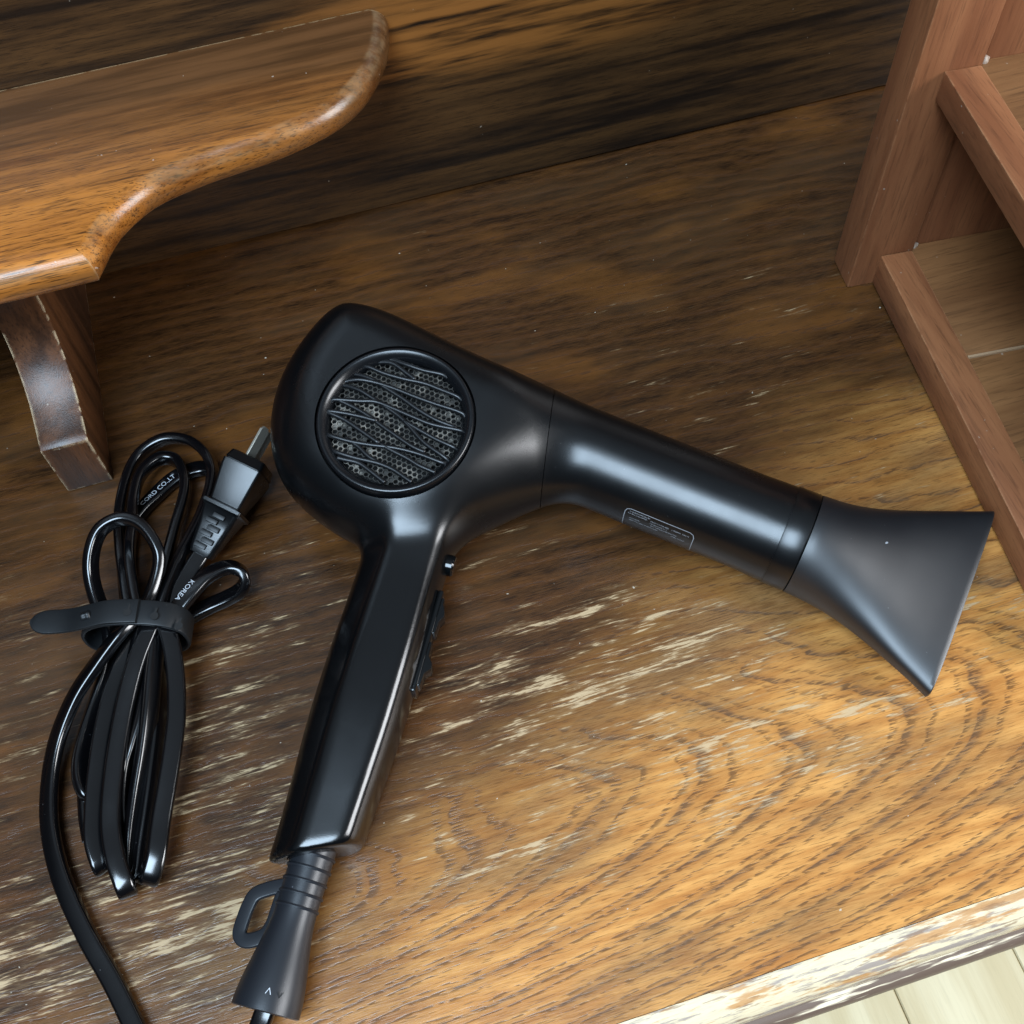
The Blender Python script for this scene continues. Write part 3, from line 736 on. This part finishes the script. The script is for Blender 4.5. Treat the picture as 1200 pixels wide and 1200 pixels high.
# rating plate printed on the lower side of the barrel
def BP(a_, phi, r_=None):          # phi: degrees from straight up towards the handle side
    r_ = (BR + 0.06) if r_ is None else r_
    return L(a_, r_ * math.sin(math.radians(phi)), r_ * math.cos(math.radians(phi)))
def bp_path(pts_): return np.array([BP(a_, f_) for a_, f_ in pts_])
A0, A1, F0, F1 = 107.5, 136.5, 66.0, 112.0
rrp = [(A0 + 2, F0), (A1 - 2, F0), (A1 - 0.6, F0 + 1.8), (A1, F0 + 6), (A1, F1 - 6), (A1 - 2, F1), (A0 + 2, F1), (A0, F1 - 6), (A0, F0 + 6), (A0 + 0.6, F0 + 1.8)]
dens = []
for i in range(len(rrp)):
    p, q = np.array(rrp[i]), np.array(rrp[(i + 1) % len(rrp)])
    for j in range(6): dens.append(tuple(p + (q - p) * j / 6))
def strip_on_barrel(lines, w_, name, mat, closed):
    V_, F_ = [], []
    for ln in lines:
        n = len(ln); b0 = len(V_)
        for i in range(n):
            p = np.array(ln[i]); q = np.array(ln[(i + 1) % n]) if (closed or i < n - 1) else np.array(ln[i]); o = np.array(ln[i - 1]) if (closed or i > 0) else p
            d = (q - o) * np.array((1, BR * math.pi / 180)); d /= np.linalg.norm(d) + 1e-9; nrm = np.array((-d[1], d[0])) * w_ / 2
            for s_ in (1, -1): V_.append(BP(p[0] + s_ * nrm[0], p[1] + s_ * nrm[1] / (BR * math.pi / 180)))
        for i in range(n if closed else n - 1):
            j = (i + 1) % n; F_.append((b0 + 2 * i, b0 + 2 * i + 1, b0 + 2 * j + 1, b0 + 2 * j))
    return link(name, fix(mesh(name, V_, F_)), mat, barrel)
strip_on_barrel([dens], 0.32, 'rating_plate_outline', M['inkdim'], True)
g = random.Random(3); lines = []
for row, (f_, spans) in enumerate([(69.5, ((109.5, 117.5),)), (73, ((109, 117), (118.5, 126), (127.5, 131), (132, 135))), (76.8, ((118.5, 126),)), (80.5, ((110, 114), (119, 130))), (84.5, ((110, 122), (128, 133)))]):
    for s0, s1 in spans:
        q = s0
        while q < s1:
            w_ = g.uniform(0.25, 0.55)
            lines.append([(q, f_ - g.uniform(0.5, 1.3)), (q, f_ + g.uniform(0.5, 1.3))]); q += w_
            if g.random() < 0.4: lines.append([(q - w_, f_ + g.uniform(-1, 1)), (q, f_ + g.uniform(-1, 1))])
            q += 0.12
strip_on_barrel(lines, 0.16, 'rating_plate_print', M['inkdim'], False)

# strain relief, hanging loop, cord
R0 = L3(-0.5, 178, 0.0); R1 = at(311, 1185, 0.0128)
rd = (R1 - R0).normalized(); RL = (R1 - R0).length
def relief_prof():
    pr = [(0.0040, 0.0), (0.0078, 0.0)]
    n = 60
    for i in range(n + 1):
        s_ = i / n; h_ = RL * s_; r_ = 0.0079 - 0.0006 * min(1, s_ / 0.5) + 0.0044 * float(sst(np.array(s_), 0.5, 1.0))
        pr.append((r_, h_))
    pr += [(0.0110, RL + 0.0004), (0.0086, RL - 0.0002), (0.0082, RL - 0.006), (0.0042, RL - 0.0065)]
    return pr
relief = link('strain_relief', lathe_mesh('strain_relief', R0, rd, relief_prof(), 56, 45), M['relief'], dryer)
for i in range(6):
    s_ = 0.17 + i * 0.066; h_ = RL * s_; r_ = 0.0080 - 0.0006 * min(1, s_ / 0.5)
    link('relief_rib', lathe_mesh('relief_rib', R0, rd, [(r_ - 0.0012, h_ - 0.0006), (r_ + 0.0003, h_ - 0.0005), (r_ + 0.00055, h_), (r_ + 0.0003, h_ + 0.0005), (r_ - 0.0012, h_ + 0.0006)], 48, 40), M['relief'], relief)
lpx = [(344, 1036), (318, 1041), (300, 1048), (292, 1060), (285, 1078), (281, 1093), (285, 1101), (295, 1102), (310, 1096), (319, 1084), (326, 1064), (332, 1046)]
path = catmull([at(u, v, 0.0145 - 0.004 * (344 - u) / 63) for u, v in lpx], 6)
T_, S_, U_ = frames(path, (0, 0, 1))
V_, F_ = sweep(path, S_, U_, rrect(0.0010, 0.0026, 0.0007, 3))
link('hanging_loop', fix(mesh('hanging_loop', V_, F_)), M['relief'], dryer)

def text_mesh(body_, size):
    c_ = bpy.data.curves.new('txt', 'FONT'); c_.body = body_; c_.size = size; c_.align_x = 'CENTER'; c_.align_y = 'CENTER'; c_.resolution_u = 3
    o = bpy.data.objects.new('txt', c_); col.objects.link(o)
    d_ = bpy.context.evaluated_depsgraph_get(); d_.update()
    me_ = bpy.data.meshes.new_from_object(o.evaluated_get(d_)); bpy.data.objects.remove(o)
    b = bmesh.new(); b.from_mesh(me_); bmesh.ops.subdivide_edges(b, edges=[e for e in b.edges if e.calc_length() > size * 0.4], cuts=1); b.to_mesh(me_); b.free()
    return me_
def lay_text(name, body_, size, org, xd, yd, nd, mat, parent):
    me_ = text_mesh(body_, size)
    for v_ in me_.vertices: v_.co = org + xd * v_.co.x + yd * v_.co.y + nd * 0.00012
    finish(me_, False); return link(name, me_, mat, parent)
# moulded arrow marks near the cord end of the relief
side = rd.cross(Vector((0, 0, 1))).normalized(); upv = side.cross(rd).normalized()
if upv.z < 0: upv = -upv
for k, (u, v, ch, mt) in enumerate(((315, 1161, '∧', 'ink'), (328, 1166, '∨', 'dark'))):
    d = ray(u, v); best = None
    for i in range(400):
        p = CAM + d * (0.36 + i * 0.0004); hq = (p - R0).dot(rd); rq = (p - R0 - rd * hq).length
        tgt = 0.0073 + 0.0044 * float(sst(np.array(hq / RL), 0.5, 1.0)) + 0.00045
        if rq <= tgt: best = p; break
    if best is not None:
        n_ = (best - R0 - rd * (best - R0).dot(rd)).normalized(); xx = rd.cross(n_).normalized()
        if xx.dot(CR) < 0: xx = -xx
        lay_text('arrow_mark', ch, 0.0034, best, xx, n_.cross(xx), n_, M[mt], relief)

# ------------------------------------------------------------------ power cord
CW, CT = 0.0035, 0.0021
SEC = rrect(CW, CT, 0.0013, 3)
def strand(pts_, roll0=90.0, n=8, twist=None):
    """pts: (u, v, z in mm); wide axis: 90 = standing on edge, 0 = lying flat"""
    P = catmull([at(u, v, z / 1000) for u, v, z in pts_], n)
    T0 = P[1] - P[0]; T0 /= np.linalg.norm(T0)
    flat = np.cross(T0, (0, 0, 1)); flat /= np.linalg.norm(flat) + 1e-9; upp = np.cross(flat, T0)
    r_ = math.radians(roll0); s0 = flat * math.cos(r_) + upp * math.sin(r_)
    T, S, U = frames(P, s0)
    if twist is not None:
        tw = np.radians(np.interp(np.linspace(0, 1, len(P)), np.linspace(0, 1, len(twist)), twist))[:, None]
        S, U = S * np.cos(tw) + U * np.sin(tw), U * np.cos(tw) - S * np.sin(tw)
    return P, S, U
CV, CFc = [], []
STR = {}
def add_strand(key, *a, **k):
    P, S, U = strand(*a, **k); STR[key] = (P, S, U)
    V, F = sweep(P, S, U, SEC); b0 = len(CV); CV.extend(V); CFc.extend([tuple(i + b0 for i in f) for f in F])
add_strand('exit', [(318, 1166, 13), (309, 1190, 11), (300, 1215, 8), (288, 1250, 5), (262, 1292, 4), (222, 1300, 4), (190, 1262, 4), (165, 1218, 4), (133, 1152, 4), (101, 1095, 4.5), (73, 1032, 5), (59, 975, 5), (58, 922, 6), (67, 868, 9), (88, 816, 14), (116, 774, 19), (141, 742, 22),
                    (160, 722, 21), (176, 697, 19), (186, 662, 22), (183, 640, 25), (166, 616, 28), (143, 608, 29), (119, 620, 28), (108, 645, 25), (107, 675, 20), (116, 708, 16), (130, 740, 14), (128, 780, 11), (112, 830, 8), (98, 876, 7), (95, 905, 7), (101, 927, 7), (112, 930, 4), (118, 905, 4), (124, 860, 5), (138, 800, 8)], roll0=0, twist=[0, 0, 0, 20, 35, 60, 80, 80, 60, 60, 60])
add_strand('big', [(138, 900, 3), (146, 800, 6), (152, 730, 9), (147, 690, 9), (141, 645, 9), (140, 604, 9), (147, 567, 9), (158, 541, 9), (174, 524, 10), (196, 514, 11), (222, 517, 11), (241, 531, 11), (249, 549, 10), (249, 566, 10), (245, 583, 10), (234, 612, 11), (214, 650, 13), (195, 694, 15), (183, 742, 15), (174, 790, 13), (168, 835, 12), (157, 872, 10), (149, 900, 8), (146, 940, 6), (150, 985, 4)], roll0=80)
add_strand('inner', [(162, 900, 4), (165, 800, 8), (164, 730, 14), (157, 692, 15), (152, 650, 15), (155, 614, 14), (156, 588, 13), (162, 562, 12), (174, 546, 11), (190, 537, 10), (206, 540, 9), (215, 555, 9), (217, 573, 9), (213, 593, 9), (205, 620, 9), (195, 660, 9), (186, 705, 8), (180, 760, 7), (190, 830, 4), (186, 900, 3)], roll0=75)
add_strand('under', [(150, 720, 5), (146, 670, 5), (150, 626, 4), (165, 599, 4), (184, 579, 4), (203, 562, 4), (222, 552, 4), (240, 549, 3.5), (254, 556, 3.5), (258, 580, 3.5), (250, 620, 3.5), (228, 665, 4), (204, 715, 5), (196, 770, 5)], roll0=0, twist=[60, 30, 0, 0, 40, 60, 40])
add_strand('low_front', [(176, 735, 20), (160, 775, 19), (147, 825, 17), (137, 880, 15), (131, 930, 14), (130, 970, 13), (136, 1008, 12.5), (145, 1035, 11), (149, 1045, 8), (148, 1040, 4), (142, 1010, 3), (136, 960, 3), (140, 900, 3)], roll0=8)
add_strand('low_left', [(160, 735, 14), (138, 790, 12), (122, 850, 11), (113, 910, 10), (110, 950, 9.5), (110, 985, 9), (117, 1010, 7.5), (121, 1016, 5), (122, 1000, 3), (118, 950, 3)], roll0=20)
add_strand('low_right', [(190, 722, 20), (200, 752, 18), (206, 792, 16), (207, 838, 15), (202, 882, 14), (196, 920, 13), (189, 962, 12), (184, 1000, 11.5), (178, 1024, 9.5), (175, 1031, 6.5), (173, 1022, 3.5), (170, 1000, 3), (178, 950, 3), (184, 900, 3), (188, 840, 4)], roll0=12)
add_strand('mid_right', [(182, 735, 12), (186, 790, 10), (186, 850, 9), (180, 905, 8), (174, 950, 6.5), (168, 990, 5), (164, 1020, 4), (158, 1034, 3.5)], roll0=60)
add_strand('side', [(178, 790, 7), (188, 755, 11), (203, 722, 15), (222, 696, 17), (243, 675, 17), (266, 665, 16), (282, 669, 14.5), (287, 680, 12), (281, 692, 9), (266, 701, 6.5), (242, 712, 5), (216, 728, 5), (200, 752, 5), (192, 800, 4)], roll0=10, twist=[0, 0, 0, 15, 50, 70, 70, 60, 60])
add_strand('mid_left', [(170, 728, 17), (158, 780, 15), (150, 840, 13), (143, 890, 11), (138, 930, 8), (136, 960, 5)], roll0=40)
add_strand('mid', [(186, 730, 17), (180, 780, 16), (176, 830, 14), (170, 880, 11), (162, 930, 8), (156, 975, 6), (154, 1010, 4), (158, 1030, 3)], roll0=55)
add_strand('outer_left', [(150, 730, 10), (128, 790, 7), (112, 850, 5), (103, 900, 4), (103, 950, 3.5), (108, 985, 3)], roll0=50)
add_strand('plug_tail', [(238, 646, 13), (228, 662, 12.5), (217, 680, 12), (203, 708, 12), (194, 740, 11), (190, 790, 8), (186, 850, 5)], roll0=20)
cord = link('power_cord', fix(mesh('power_cord', CV, CFc), True, 50), M['cord'], dryer)
tag(cord, 'black flat cord gathered into a looped bundle')
def print_on(key, px, body_, size, flip=False, across=0.0, along=None):
    P, S, U = STR[key]
    tgt = np.array(px, float); best, bi = 1e9, 0
    for i, p in enumerate(P):
        q = Vector(p) - CAM; z_ = q.dot(CF); s_ = np.array((600 + 1330 * q.dot(CR) / z_, 600 + 1330 * q.dot(CD) / z_)); d_ = np.linalg.norm(s_ - tgt)
        if d_ < best: best, bi = d_, i
    me_ = text_mesh(body_, size)
    seg = np.linalg.norm(np.diff(P, axis=0), axis=1); cum = np.concatenate([[0], np.cumsum(seg)])
    for v_ in me_.vertices:
        x_, y_ = v_.co.x, v_.co.y
        if flip: x_, y_ = -x_, -y_
        s_ = np.clip(cum[bi] + x_, 0, cum[-1]); p = np.array([np.interp(s_, cum, P[:, k]) for k in range(3)])
        Sx = np.array([np.interp(s_, cum, S[:, k]) for k in range(3)]); Ux = np.array([np.interp(s_, cum, U[:, k]) for k in range(3)])
        vw = np.array(CAM) - p
        if Ux @ vw < 0: Ux = -Ux
        tg = np.array([np.interp(s_ + 0.001, cum, P[:, k]) for k in range(3)]) - np.array([np.interp(s_ - 0.001, cum, P[:, k]) for k in range(3)])
        Sx = np.cross(Ux, tg); Sx /= np.linalg.norm(Sx)
        v_.co = Vector(p + Sx * (y_ + across) + Ux * (CT + 0.00012))
    finish(me_, False); return link('cord_print', me_, M['ink'], cord)
print_on('under', (186, 577), 'CORD CO.,LT', 0.0031, across=-0.0003)
print_on('side', (224, 696), 'KOREA', 0.0030, flip=True, across=0.0016)

# plug
PE = at(237, 648, 0.0125); PF = at(297, 540, 0.0240)
pd = (PF - PE).normalized(); PLn = (PF - PE).length
psd = pd.cross(Vector((0, 0, 1))).normalized(); pup = psd.cross(pd).normalized()
pup = (pup * math.cos(0.22) + psd * math.sin(0.22)).normalized(); psd = pd.cross(pup).normalized()
plug = None
def ploft(name, rows, mat, parent, k=6):
    V_, F_ = [], []; n = 0
    for s_, w_, h_, r_ in rows:
        q = rrect(w_ * 1.08, h_ * 1.0, r_, 4); n = len(q)
        for x_, y_ in q: V_.append(PE + pd * s_ + psd * x_ + pup * y_)
    for i in range(len(rows) - 1):
        for j in range(n): F_.append((i * n + j, i * n + (j + 1) % n, (i + 1) * n + (j + 1) % n, (i + 1) * n + j))
    F_.append(tuple(range(n))); F_.append(tuple((len(rows) - 1) * n + j for j in range(n)))
    return link(name, fix(mesh(name, V_, F_), True, 38), mat, parent)
q_ = PLn
plug = ploft('plug', [(-0.001, 0.0042, 0.0034, 0.0015), (q_ * 0.02, 0.0048, 0.0042, 0.0016), (q_ * 0.25, 0.0062, 0.0058, 0.002), (q_ * 0.42, 0.0073, 0.0082, 0.002), (q_ * 0.445, 0.0082, 0.0096, 0.001), (q_ * 0.475, 0.0082, 0.0096, 0.001), (q_ * 0.485, 0.0070, 0.0080, 0.001),
                      (q_ * 0.50, 0.0062, 0.0070, 0.0011), (q_ * 0.83, 0.0077, 0.0122, 0.0012), (q_ * 0.885, 0.0078, 0.0124, 0.0012), (q_ * 0.89, 0.0072, 0.0116, 0.0012), (q_ * 0.90, 0.0072, 0.0116, 0.0012), (q_ * 0.905, 0.0076, 0.0120, 0.0012), (q_ * 0.99, 0.0070, 0.0102, 0.0014), (q_, 0.0060, 0.0090, 0.001)], M['satin'], dryer)
tag(plug, 'black two-blade plug')
for zz in (0.0042, -0.0042):
    b = bmesh.new()
    tip = 0.0145
    ax2 = (psd * 0.45 - pup * 0.9).normalized(); nrm2 = pd.cross(ax2).normalized()
    c0 = PF + pup * zz + psd * -0.0010
    prism('blade', [c0 + pd * -0.002 - ax2 * 0.0026 + nrm2 * -0.0006, c0 + pd * -0.002 + ax2 * 0.0026 + nrm2 * -0.0006, c0 + pd * (tip - 0.0016) + ax2 * 0.0026 + nrm2 * -0.0006, c0 + pd * tip + ax2 * 0.0013 + nrm2 * -0.0006, c0 + pd * tip - ax2 * 0.0013 + nrm2 * -0.0006, c0 + pd * (tip - 0.0016) - ax2 * 0.0026 + nrm2 * -0.0006], nrm2 * 0.0012, M['metal'], plug, 0.0002, 1)
    b.free()
for i in range(6):
    s_ = q_ * (0.05 + 0.062 * i); hgt = 0.0036 + 0.0042 * (0.05 + 0.062 * i) / 0.42
    sx = 0.0010 * (1 if i % 2 else -1)
    box('relief_rib', PE + pd * s_ + psd * sx + pup * (hgt + 0.0006), [pd, psd, pup], (q_ * 0.022, 0.0026, 0.0010), M['rubber'], plug, 0.0004)

# ------------------------------------------------------------------ rubber cable strap round the cord bundle
strap = empty('cable_strap', at(160, 735, 0.0))
tag(strap, 'dark rubber strap with keyhole slots holding the cord bundle together', 'cable strap')
SC = at(163, 738, 0.0125)
sx_ = (at(215, 731, 0.0125) - at(110, 733, 0.0125)).normalized(); su_ = Vector((0, 0, 1)); sl_ = sx_.cross(su_).normalized()   # sl_: along the cords
if sl_.dot(CD) > 0: sl_ = -sl_
path = []
n = 64
for i in range(n):
    t_ = 2 * math.pi * i / n; c_, s_ = math.cos(t_), math.sin(t_)
    x_ = 0.0205 * math.copysign(abs(c_) ** 0.8, c_); z_ = 0.0122 * math.copysign(abs(s_) ** 0.8, s_)
    path.append(np.array(SC + sx_ * x_ + su_ * (z_ + 0.0010) + sl_ * (0.0012 * s_)))
path = np.array(path)
S_ = np.tile(np.array(sl_), (n, 1)); T_ = np.roll(path, -1, 0) - np.roll(path, 1, 0); U_ = np.cross(S_, T_); U_ /= np.linalg.norm(U_, axis=1)[:, None]
V_, F_ = sweep(path, S_, U_, rrect(0.0053, 0.0008, 0.0005, 2), closed=True)
band = link('band', fix(mesh('band', V_, F_), True, 45), M['rubber'], strap)
# loose end sticking out to the left
tp = [SC + sx_ * 0.004 + su_ * 0.0150 + sl_ * 0.001, SC - sx_ * 0.008 + su_ * 0.0148 + sl_ * 0.0008, SC - sx_ * 0.017 + su_ * 0.0125, SC - sx_ * 0.0255 + su_ * 0.0095, SC - sx_ * 0.034 + su_ * 0.0085, SC - sx_ * 0.0405 + su_ * 0.0085]
P_ = catmull(tp, 6); T_, S2_, U2_ = frames(P_, sl_)
secs = []
for i in range(len(P_)):
    e_ = max(0.0, (i - (len(P_) - 8)) / 7.0); secs.append(rrect(0.0051 * math.sqrt(max(0.02, 1 - e_ ** 2)) if e_ > 0 else 0.0051, 0.0008, 0.0005 if e_ < 0.95 else 0.0003, 2))
V_, F_ = sweep(P_, S2_, U2_, secs)
link('loose_end', fix(mesh('loose_end', V_, F_), True, 45), M['rubber'], strap)
def top_pt(px_):                       # on the band's upper face
    d = ray(*px_); p = CAM + d * ((SC.z + 0.0139 - CAM_H) / d.z); return p
for px_ in ((151, 720), (181, 722), (207, 730)):
    c0 = top_pt(px_); dz = 0.0017 if px_[0] < 160 else (0.0 if px_[0] < 190 else -0.003)
    prism('slot', [c0 + sx_ * (0.0016 * math.cos(a)) + sl_ * (0.0016 * math.sin(a)) + su_ * dz for a in [math.pi * 2 * i / 14 for i in range(14)]], su_ * 0.0004, M['dark'], strap)
    prism('slot', [c0 + sx_ * q[0] + sl_ * q[1] + su_ * (dz - 0.00005) for q in ((-0.0005, 0.0010), (0.0005, 0.0010), (0.0009, 0.0034), (0.0001, 0.0034))], su_ * 0.0004, M['dark'], strap)
blob('button', SC - sx_ * 0.0165 + su_ * 0.0140, 0.0019, M['rubber'], strap, (1, 1, 0.8), 9)
